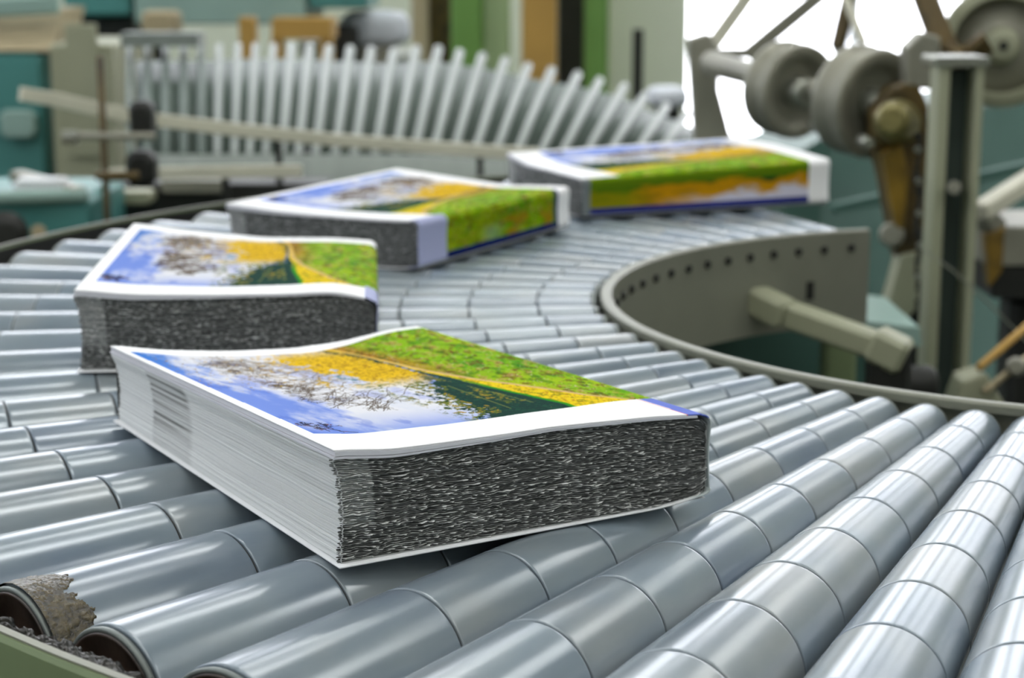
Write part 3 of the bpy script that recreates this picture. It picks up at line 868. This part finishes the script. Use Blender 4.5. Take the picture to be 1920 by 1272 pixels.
for i in (0, 10, 20):
    b = fan[i][1]+Vector((0, .12, 0)); MB().bar((b.x, b.y, 0), b, .05, .05).build('leg', M['dark'], rt)
pbox(MB(), 225, 62, 372, 88, 15.5, .1).build('end_plate', M['apron'], rt)
# --- beige guide rails
g = bgthing('guide_rail', 'long beige guide rail curving in front of the roller fan, upper one', 'rail', P(450, 240, 12.2), 'beige guide rails')
MB().ribbon([P(x, y, D) for x, y, D in [(38, 176, 11.2), (110, 188, 11.4), (235, 216, 11.7), (300, 226, 11.9), (450, 244, 12.1), (620, 262, 12.3), (800, 276, 12.4), (930, 285, 12.4), (1010, 290, 12.4)]], .008, 25*px(12)).build('rail_bar', M['beige'], g)
for (x, y, D) in ((520, 250, 12.2), (900, 284, 12.4)):
    p = P(x, y, D)+Vector((0, .012, 0)); MB().bar((p.x, p.y, 0), p, .012, .012).build('post', M['dark'], g)
g = bgthing('guide_rail', 'short beige guide rail below the long one, lower left', 'rail', P(400, 322, 11.6), 'beige guide rails')
MB().ribbon([P(x, y, D) for x, y, D in [(190, 330, 11.5), (300, 325, 11.6), (430, 322, 11.6), (566, 321, 11.6)]], .008, 24*px(11.6)).build('rail_bar', M['beige'], g)
p = P(420, 322, 11.6)+Vector((0, .012, 0)); MB().bar((p.x, p.y, 0), p, .012, .012).build('post', M['dark'], g)
# --- clamp stand
t = bgthing('clamp_stand', 'brown upright rod with dark clamps gripping the beige rails at left', 'stand', P(188, 300, 11))
a = P(187, 105, 11); b = P(187, 345, 11)
MB().cyl((a.x, a.y, 0), a, 7*px(11), n=16).build('rod', M['brown'], t)
m_ = MB(); pbox(m_, 238, 190, 286, 264, 11.0, .05, .25); m_.build('clamp', M['dark'], t)
MB().cyl(P(120, 255, 10.9), P(290, 256, 10.9), 7*px(11), n=14).build('clamp_arm', M['steelg'], t)
MB().lathe(P(118, 258, 10.9), P(145, 258, 10.9), [(0, 14*px(11)), (1, 14*px(11))], 6, smooth=False).build('clamp_knob', M['steel'], t)
m_ = MB(); pbox(m_, 232, 285, 290, 352, 11.0, .05, .25); m_.build('clamp', M['dark'], t)
MB().cyl(P(180, 330, 10.9), P(260, 330, 10.9), 9*px(11), n=14).build('clamp_arm', M['brown'], t)
# --- left machines
t = bgthing('teal_machine', 'teal painted machine cabinet at the left edge with sand coloured sloping lid', 'machine', P(30, 200, 17))
a = P(-260, 98, 17); b = P(88, 320, 17)
MB().box(((a.x+b.x)/2, a.y+.3, a.z/2), (b.x-a.x, .6, a.z), bev=.03).build('cabinet', M['teal'], t)
MB().prism([P(-260, 96, 17), P(96, 96, 17), P(118, 15, 17.5), P(-240, 15, 17.5)], (0, .25, 0)).build('sloping_lid', M['tanw'], t)
MB().box(P(35, 232, 16.9), (.09, .03, .07), bev=.2).build('switch_box', M['tealpale'], t)
MB().bar(P(-100, 18, 17.2), P(110, 8, 17.2), .05, .05).build('lid_rail', M['tealpale'], t)
t = bgthing('olive_cabinet', 'olive beige steel cabinet beside the teal machine, behind the clamp stand', 'cabinet', P(160, 300, 16.4))
a = P(92, 82, 16.4); b = P(222, 330, 16.4)
MB().box(((a.x+b.x)/2, a.y+.25, a.z/2), (b.x-a.x, .5, a.z), bev=.04).build('body', M['oliveb'], t)
c = P(157, 170, 16.38); MB().box((c.x, c.y, c.z), (.5*(b.x-a.x), .012, .32), bev=.05).build('door', M['oliveb'], t)
t = bgthing('overhead_duct', 'pale teal machine beam with darker teal ends along the top left', 'machine', P(400, 20, 20))
m_ = MB(); pbox(m_, 245, -120, 575, 46, 20, .5, .04); m_.build('beam', M['tealpale'], t)
m_ = MB(); pbox(m_, 112, -120, 243, 30, 20, .5, .04); m_.build('end_box', M['teal'], t)
m_ = MB(); pbox(m_, 577, -120, 690, 16, 20, .5, .04); m_.build('end_box', M['teal'], t)
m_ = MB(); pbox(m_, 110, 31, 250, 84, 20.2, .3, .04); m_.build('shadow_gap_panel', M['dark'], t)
for x in (150, 640):
    a = P(x, 46, 20.3); MB().bar((a.x, a.y, 0), a, .1, .1).build('leg', M['dark'], t)
m_ = MB(); pbox(m_, 262, 20, 330, 66, 18.5, .12, .2); m_.build('motor', M['tanw'], t)
a = P(296, 62, 18.7); MB().bar((a.x, a.y, 0), a, .05, .05).build('motor_stand', M['dark'], t)
# lower-left teal unit and wheel
t = bgthing('feeder_unit', 'low teal feeder unit with pale rounded top beyond the left side of the belt', 'machine', P(90, 400, 11))
a = P(-120, 368, 10.9); b = P(172, 470, 10.9)
MB().box(((a.x+b.x)/2, a.y+.14, a.z/2), (b.x-a.x, .28, a.z), bev=.05).build('body', M['teal'], t)
MB().cyl(P(-60, 372, 10.8), P(165, 366, 10.9), 13*px(11), n=20).build('top_roll', M['tealpale'], t)
MB().lathe(P(10, 440, 10.4), P(10, 440, 10.6), [(0, 20*px(11)), (.2, 42*px(11)), (.8, 42*px(11)), (1, 20*px(11))], 32).build('wheel', M['dark'], t)
MB().cyl(P(72, 436, 10.5), P(72, 436, 10.8), 14*px(11), n=16).build('knob', M['tanw'], t)
MB().bar(P(30, 330, 11.3), P(150, 362, 10.9), .03, .02).build('lever', M['steelg'], t)
MB().box(P(80, 350, 11), (.09, .05, .03), bev=.3).build('latch', M['white'], t)
t = bgthing('under_frame', 'dark machine underframe with yellowish block below the lower beige rail', 'frame', P(330, 370, 12.2))
m_ = MB(); pbox(m_, 170, 344, 620, 480, 12.2, .1, .05); m_.build('dark_beam', M['dark'], t)
m_ = MB(); pbox(m_, 210, 360, 282, 384, 11.9, .06, .2); m_.build('bracket', M['oliveb'], t)
a = P(400, 470, 12.6); MB().bar((a.x, a.y, 0), a, .08, .08).build('leg', M['dark'], t)
a = P(200, 470, 12.6); MB().bar((a.x, a.y, 0), a, .08, .08).build('leg', M['dark'], t)
m_ = MB(); pbox(m_, 300, 338, 420, 362, 12.1, .05, .2); m_.build('side_box', M['steelg'], t)
# --- columns and panels at the back
def column(name, label, cat, x0, x1, D, m, dep=.15, ztop=2.1, foot=True):
    a = P(x0, 100, D); b = P(x1, 100, D); t = bgthing(name, label, cat, (a+b)/2)
    w = b.x-a.x; cx = (a.x+b.x)/2
    MB().bar((cx, a.y+dep/2, .02), (cx, a.y+dep/2, ztop), dep, w, up=(1, 0, 0), bev=.06).build('post', m, t)
    MB().box((cx, a.y+dep/2, .012), (w*1.3, dep*1.3, .024)).build('base_plate', M['dark'], t)
    return t
column('machine_column', 'pale beige column left of the dark gap and green column', 'column', 772, 802, 26, M['tanw'])
column('dark_cabinet', 'dark brown tall cabinet between beige column and green column', 'cabinet', 803, 846, 26.5, M['brown'])
column('machine_column', 'leaf green column left of the pale green one at top centre', 'column', 846, 906, 25.5, M['green'])
column('machine_column', 'pale green column right against the leaf green one at top centre', 'column', 907, 957, 25.8, M['greenp'])
column('machine_column', 'tan orange column between grey gap and dark green gap', 'column', 978, 1044, 25.2, M['tan'])
column('dark_cabinet', 'dark green tall cabinet right of the tan column', 'cabinet', 1046, 1096, 26.5, M['dark'])
column('machine_column', 'narrow leaf green column beside the pale wall panel', 'column', 1097, 1140, 25.5, M['green'])
column('wall_panel', 'large pale green upright panel left of the bright window', 'panel', 1141, 1288, 26.5, M['wallp'], .08)
column('thin_post', 'thin dark post standing before the pale green panel', 'post', 1187, 1206, 22, M['dark'], .04, P(1196, 55, 22).z)
column('orange_post', 'orange tan upright post rising behind the left rollers', 'post', 449, 480, 17.5, M['tan'], .05, P(460, 32, 17.5).z)
t = bgthing('orange_shelf', 'orange tan shelf panel above the middle of the roller fan', 'shelf', P(565, 60, 19))
m_ = MB(); pbox(m_, 508, 34, 622, 74, 19, .18); m_.build('panel', M['tan'], t)
for x in (520, 612):
    a = P(x, 72, 19.1); MB().bar((a.x, a.y, 0), a, .04, .04).build('leg', M['tan'], t)
t = bgthing('grey_machine', 'grey-green machine block filling the space behind the roller fan', 'machine', P(700, 150, 23))
a = P(560, 20, 22.5); b = P(772, 20, 22.5)
MB().box(((a.x+b.x)/2, a.y+.3, .42), (b.x-a.x, .6, .84), bev=.03).build('block', M['wallg'], t)
a = P(640, 60, 22.5); MB().box((a.x, a.y+.2, .86), (.3, .3, .05), bev=.1).build('top_plate', M['steelg'], t)
# white bundles
def bundle(name, label, cat, cx_, cy_, D, rx, ry, m, support):
    t = bgthing(name, label, cat, P(cx_, cy_, D))
    c = P(cx_, cy_, D); k = px(D)
    bm = bmesh.new(); bmesh.ops.create_icosphere(bm, subdivisions=4, radius=1)
    vs = []
    for v in bm.verts:
        q = v.co; e = Vector([math.copysign(abs(a)**.6, a) for a in q])
        w = 1+.05*nz.noise(q*3)
        vs.append((c.x+e.x*rx*k*w, c.y+.08+e.y*.08*w, c.z+e.z*ry*k*w))
    fs = [tuple(v.index for v in f.verts) for f in bm.faces]; bm.free()
    mb = MB(); mb.add(vs, fs, True); mb.build('bundle', m, t)
    if support:
        zb = c.z-ry*k*.95
        MB().box((c.x, c.y+.08, zb/2), (rx*k*1.1, .12, zb), bev=.04).build('pedestal', support, t)
bundle('paper_sack', 'pale bluish white paper sack standing behind the roller fan', 'sack', 700, 55, 20.5, 66, 34, M['whitecloth'], M['steelg'])
bundle('paper_bundle', 'small bright white paper bundle right of the roller fan', 'paper', 1256, 186, 17, 38, 21, M['whitecloth'], M['dark'])

# --- right-hand machine
DM = 10.5
t = bgthing('sheet_machine', 'big grey-teal machine body with sloping cover behind the pulleys at right', 'machine', P(1760, 400, 13))
a = P(1500, 258, 13.6); b = P(2300, 258, 13.6)
MB().prism([P(1470, 300, 13.0), P(1560, 250, 13.6), P(1760, 215, 13.8), P(2300, 120, 14.2), P(2300, 900, 12.6), P(1470, 900, 12.6)], (0, .5, 0)).build('sloping_cover', M['tealgrey'], t)
c = P(1780, 330, 12.7); MB().bar(P(1560, 392, 12.6), P(2050, 285, 12.8), .02, .02).build('edge_strip', M['tealgrey'], t)
for x in (1560, 2000):
    a = P(x, 800, 13.2); MB().bar((a.x, a.y+.1, 0), (a.x, a.y+.1, a.z+.02), .06, .06).build('leg', M['dark'], t)
t = bgthing('slanting_frame', 'pair of slanting grey frame bars crossing the bright window at top right', 'frame', P(1420, 180, 14))
MB().bar(P(1325, 100, 13.8), P(1440, -60, 13.8), .014, .03).build('frame_bar', M['beige'], t)
MB().bar(P(1400, 105, 13.8), P(1600, -60, 13.8), .014, .03).build('frame_bar', M['steelg'], t)
MB().bar(P(1318, 100, 13.84), P(1420, 100, 13.84), .02, .02).build('tie_bar', M['steelg'], t)
a = P(1336, 100, 13.84); MB().bar((a.x, a.y+.02, 0), (a.x, a.y+.02, a.z), .03, .03).build('stand', M['steelg'], t)
# bracket with shaft, pulleys
t = bgthing('pulley_shaft', 'grey steel shaft on a bracket carrying two large ringed pulleys, upper right', 'pulley', P(1500, 160, DM))
k = px(DM)
MB().prism([P(1292, 74, 11.2), P(1330, 62, 11.2), P(1352, 98, 11.2), P(1342, 150, 11.2), P(1372, 262, 11.2), P(1372, 420, 11.2), P(1300, 420, 11.2), P(1304, 262, 11.2)], (0, .05, 0)).build('bracket', M['steelg'], t, bevel=.004)
a = P(1330, 118, 11.05); b = P(1700, 215, 9.6)
MB().lathe(a, b, [(0, 24*k), (.28, 22*k), (.3, 30*k), (.34, 30*k), (.36, 20*k), (1, 20*k)], 28).build('shaft', M['steelg'], t)
d = (b-a).normalized()
def pulley(c, ro_, rin, wd, nm='pulley'):
    c = Vector(c)
    prof = [(.35, rin), (.35, ro_*.60), (.30, ro_*.70), (0.0, ro_*.74), (-.05, ro_*.97), (.0, ro_*1.0), (.2, ro_*1.02), (.3, ro_*.93), (.7, ro_*.93), (.8, ro_*1.02), (1, ro_), (1.05, ro_*.97), (1, ro_*.74), (.70, ro_*.70), (.65, ro_*.60), (.65, rin)]
    o = MB().lathe(c-d*wd/2, c+d*wd/2, prof, 48, caps=False).build(nm, M['steelg'], t)
    MB().lathe(c-d*wd*.9, c+d*wd*.9, [(0, rin*1.1), (.05, rin*1.5), (.95, rin*1.5), (1, rin*1.1)], 28).build('hub', M['steel'], t)
# shaft direction mostly sideways: pulleys seen nearly edge-on
pulley(P(1480, 168, 10.35), 86*k, 18*k, .05)
pulley(P(1622, 190, 9.75), 94*k, 18*k, .055)
MB().cyl(P(1526, 236, 9.9), P(1540, 240, 9.7), 10*k, n=16).build('pin', M['steel'], t)
MB().cyl(P(1615, 262, 9.4), P(1630, 268, 9.2), 9*k, n=16).build('pin', M['steel'], t)
# cast arm + gearbox column (oily)
t = bgthing('gear_housing', 'oily ochre and grey cast gear housing with tapering arm, behind the upright channel', 'gearbox', P(1690, 220, 9.6))
D9 = 9.4; k9 = px(D9)
MB().prism([P(1635, 215, D9), P(1672, 165, D9), P(1720, 150, D9), P(1742, 200, D9), P(1735, 420, D9), P(1728, 600, D9), P(1700, 560, D9), P(1672, 420, D9), P(1655, 330, D9), P(1640, 275, D9)], (0, .06, 0)).build('cast_arm', M['brown'], t, bevel=.004)
MB().lathe(P(1672, 225, 9.1), P(1690, 235, 9.7), [(0, 20*k9), (.1, 34*k9), (.5, 44*k9), (1, 46*k9)], 32).build('hub', M['brass'], t)
MB().prism([P(1655, 290, D9-.1), P(1690, 270, D9-.1), P(1705, 330, D9-.1), P(1695, 430, D9-.1), P(1680, 430, D9-.1)], (0, .03, 0)).build('ochre_web', M['ochre'], t, bevel=.003)
MB().prism([P(1700, 165, D9), P(1700, 90, D9), P(1730, 60, D9), P(1765, 70, D9), P(1762, 170, D9)], (0, .05, 0)).build('neck', M['steelg'], t, bevel=.004)
# chain hanging
m_ = MB()
for i in range(26):
    y = 255+i*13; a = P(1722+3*math.sin(i*.9), y, 9.15); m_.box(a, (9*k9 if i % 2 else 15*k9, 7*k9, 12*k9), rotz=i*.4, bev=.25)
m_.build('chain', M['dark'], t)
for i in range(5):
    a = P(1718+random.uniform(-8, 8), 280+i*60, 9.05); MB().cyl(a, a+Vector((0, -.006, 0)), 6*k9, n=10).build('bolt', M['steel'], t)
a = P(1710, 600, D9); MB().bar((a.x, a.y+.03, 0), (a.x, a.y+.03, a.z+.05), .05, .05).build('stand', M['dark'], t)
MB().prism([P(1690, 480, D9-.05), P(1735, 470, D9-.05), P(1735, 560, D9-.05), P(1700, 600, D9-.05), P(1660, 590, D9-.05)], (0, .05, 0)).build('lower_web', M['oliveb'], t, bevel=.003)
MB().lathe(P(1672, 440, 9.3), P(1672, 440, 9.5), [(0, 18*k9), (.2, 24*k9), (1, 24*k9)], 20).build('roller_end', M['steelg'], t)
# upright channel
D8 = 8.6; k8 = px(D8)
t = bgthing('upright_channel', 'tall upright steel channel with pale flanges and dark web at right', 'post', P(1792, 500, D8))
zt_ = P(1790, 118, D8).z
for x, w in ((1764, 22), (1830, 16)):
    a = P(x, 118, D8); MB().bar((a.x, a.y, .02), (a.x, a.y, zt_), .05, w*k8, up=(1, 0, 0)).build('flange', M['oliveb'], t)
a = P(1797, 118, D8); MB().bar((a.x, a.y+.02, .02), (a.x, a.y+.02, zt_-.008), .012, 52*k8, up=(1, 0, 0)).build('web', M['web'], t)
a0 = P(1743, 118, D8); b0 = P(1846, 118, D8)
MB().box(((a0.x+b0.x)/2, a0.y+.01, zt_+.003), (b0.x-a0.x, .08, .012), bev=.2).build('top_cap', M['steel'], t)
MB().box((a.x, a.y+.01, .01), (.16, .12, .02)).build('base_plate', M['dark'], t)
MB().cyl(P(1789, 352, 8.4), P(1789, 352, 8.6), 13*k8, n=16).build('bolt', M['steelg'], t)
# cable across the channel
tt = bgthing('thin_cable', 'thin pale cable running diagonally across the upright channel', 'cable', P(1830, 560, 8.2))
MB().ribbon([P(1735, 470, 8.2), P(1790, 510, 8.2), P(1860, 575, 8.2), P(1935, 650, 8.2), P(1990, 720, 8.2)], .0025, .0025).build('strand', M['steel'], tt)
MB().bar(P(1990, 716, 8.2), P(1990, 716, 8.2)*1.0-Vector((0, 0, P(1990, 716, 8.2).z)), .02, .02).build('anchor_post', M['dark'], tt)
# big wheel upper right
t = bgthing('handwheel', 'large grey wheel with pale round hub at the top right corner', 'wheel', P(1885, 90, 10.5))
wa = P(1880, 86, 10.0); wd = Vector((.18, 1, -.05)).normalized(); kk = px(10.2)
MB().lathe(wa, wa+wd*.05, [(0, 88*kk), (0, 108*kk), (.2, 112*kk), (.8, 112*kk), (1, 108*kk), (1, 88*kk), (.6, 84*kk), (.35, 84*kk), (0, 88*kk)], 64, caps=False).build('rim', M['oliveb'], t)
MB().lathe(wa+wd*.022, wa+wd*.042, [(0, 10*kk), (0, 86*kk), (1, 86*kk), (1, 10*kk)], 48).build('disc', M['steelg'], t)
MB().lathe(wa-wd*.012, wa+wd*.03, [(0, 20*kk), (.1, 30*kk), (.7, 32*kk), (1, 40*kk)], 32).build('hub', M['oliveb'], t)
MB().cyl(wa-wd*.02, wa-wd*.008, 8*kk, n=12).build('axle', M['dark'], t)
a = P(1892, 110, 15.1); MB().bar((a.x, a.y, 0), (a.x, a.y, a.z+.02), .05, .04).build('stand', M['dark'], t)
MB().cyl(wa+wd*.03, a, 9*kk, n=12).build('axle', M['dark'], t)
# brown lever above
t = bgthing('brown_lever', 'dark brown slanting lever arm crossing the top edge near the wheel', 'lever', P(1770, 60, 9.9))
MB().ribbon([P(1715, -60, 10), P(1740, 10, 9.9), P(1765, 75, 9.8), P(1800, 110, 9.7), P(1850, 80, 9.7)], .03, 42*px(9.9), up=(1, 0, 0)).build('arm', M['brown'], t)
q = P(1800, 140, 14.9); MB().bar(P(1785, 100, 9.7), q, .02, .02).build('tie_bar', M['brown'], t)
MB().bar(q+Vector((0, 0, .01)), (q.x, q.y, 0), .03, .03).build('stand', M['brown'], t)
# light diagonal link bars against the window
t = bgthing('link_bars', 'crossed pale and dark link bars before the bright window, top right', 'linkage', P(1600, 60, 11.5))
MB().bar(P(1570, -40, 11.5), P(1620, 82, 11.3), .012, 13*px(11.5)).build('link', M['beige'], t)
MB().bar(P(1600, -40, 11.7), P(1570, 92, 11.6), .02, 26*px(11.5)).build('link', M['brown'], t)
q = P(1572, 88, 11.65); a = P(1600, 120, 15.2); MB().bar(q, a, .02, .02).build('tie_bar', M['steelg'], t)
MB().bar(a+Vector((0, 0, .01)), (a.x, a.y, 0), .03, .03).build('stand', M['dark'], t)
# lower right things seen through the bend
t = bgthing('drive_arm', 'grey-green bent square arm slanting down inside the bend', 'arm', P(1540, 620, 6.9))
k7 = px(7.0)
MB().bar(P(1412, 560, 6.72), P(1478, 592, 6.6), .03, 52*k7).build('sleeve', M['oliveb'], t)
MB().bar(P(1470, 586, 6.65), P(1655, 652, 6.4), .028, 44*k7).build('arm', M['oliveb'], t)
MB().bar(P(1635, 640, 6.4), P(1700, 672, 6.35), .04, 58*k7).build('end_block', M['oliveb'], t)
MB().lathe(P(1396, 560, 6.8), P(1412, 566, 6.72), [(0, 36*k7), (1, 34*k7)], 24).build('flange', M['dark'], t)
a = P(1665, 690, 6.4); MB().bar((a.x, a.y, 0), (a.x, a.y, a.z+.03), .04, .04).build('stand', M['dark'], t)
t = bgthing('teal_cabinet', 'low teal machine cabinet seen inside the bend beneath the arm', 'cabinet', P(1500, 680, 7.6))
a = P(1352, 612, 7.75); b = P(1640, 600, 7.75)
MB().box(((a.x+b.x)/2, a.y+.16, a.z/2), (b.x-a.x, .30, a.z), bev=.04).build('body', M['teal'], t)
c = P(1490, 670, 7.7); MB().box((c.x, c.y-.002, c.z), (.22, .012, .09), bev=.3).build('door', M['tealgrey'], t)
MB().prism([P(1600, 600, 7.6), P(1725, 615, 7.6), P(1728, 650, 7.6), P(1650, 640, 7.6)], (0, .2, 0)).build('hood', M['tealpale'], t)
t = bgthing('black_motor', 'black round motor on the floor side, right of the teal cabinet', 'motor', P(1690, 720, 7.3))
MB().lathe(P(1628, 722, 7.2), P(1755, 722, 7.2), [(0, 20*px(7.2)), (.06, 32*px(7.2)), (.3, 34*px(7.2)), (.32, 38*px(7.2)), (.9, 38*px(7.2)), (1, 26*px(7.2))], 32).build('barrel', M['dark'], t)
a = P(1690, 740, 7.2); MB().box((a.x, a.y, a.z/2-.01), (.12, .1, a.z-.02), bev=.04).build('pedestal', M['dark'], t)
# tripod foot with diagonal tan rod
t = bgthing('tripod_foot', 'olive triangular foot with tan diagonal rods at the right edge', 'stand', P(1835, 720, 7.4))
k7 = px(7.4)
MB().prism([P(1775, 800, 7.4), P(1805, 715, 7.4), P(1850, 700, 7.4), P(1885, 760, 7.4), P(1895, 800, 7.4)], (0, .05, 0)).build('foot', M['oliveb'], t, bevel=.004)
MB().cyl(P(1835, 690, 7.4), P(1940, 600, 7.7), 8*k7, n=14).build('rod', M['tan'], t)
MB().cyl(P(1845, 735, 7.35), P(1940, 660, 7.5), 7*k7, n=14).build('rod', M['tanw'], t)
MB().lathe(P(1905, 688, 7.3), P(1905, 688, 7.5), [(0, 12*k7), (.2, 19*k7), (1, 19*k7)], 18).build('knob', M['steelg'], t)
a = P(1835, 800, 7.45); MB().bar((a.x, a.y+.02, 0), (a.x, a.y+.02, a.z+.02), .06, .05).build('stand', M['dark'], t)
# white beam and box to the right of the channel
t = bgthing('side_beam', 'pale slanting beam on a dark box right of the upright channel', 'beam', P(1890, 380, 9.8))
k10 = px(9.8)
MB().bar(P(1836, 398, 9.8), P(1990, 300, 10.2), .03, 34*k10).build('beam', M['beige'], t)
m_ = MB(); pbox(m_, 1850, 425, 2050, 500, 9.9, .2, .1); m_.build('box', M['steelg'], t)
MB().prism([P(1850, 440, 9.85), P(1885, 425, 9.85), P(1880, 510, 9.85), P(1855, 540, 9.85)], (0, .03, 0)).build('bracket', M['ochre'], t, bevel=.003)
m_ = MB(); pbox(m_, 1862, 500, 2060, 560, 9.9, .2, .05); m_.build('dark_base', M['dark'], t)
a = P(1950, 560, 10.1); MB().bar((a.x, a.y+.05, 0), (a.x, a.y+.05, a.z), .08, .08).build('leg', M['dark'], t)
MB().bar(P(1836, 398, 9.85), P(1870, 430, 9.95), .03, .03).build('tie', M['steelg'], t)

# ------------------------------------------------------------------ world
w = bpy.data.worlds.new('world'); scene.world = w; w.use_nodes = True
w.node_tree.nodes['Background'].inputs[0].default_value = (*lin('#dfe8f5'), 1); w.node_tree.nodes['Background'].inputs[1].default_value = .5
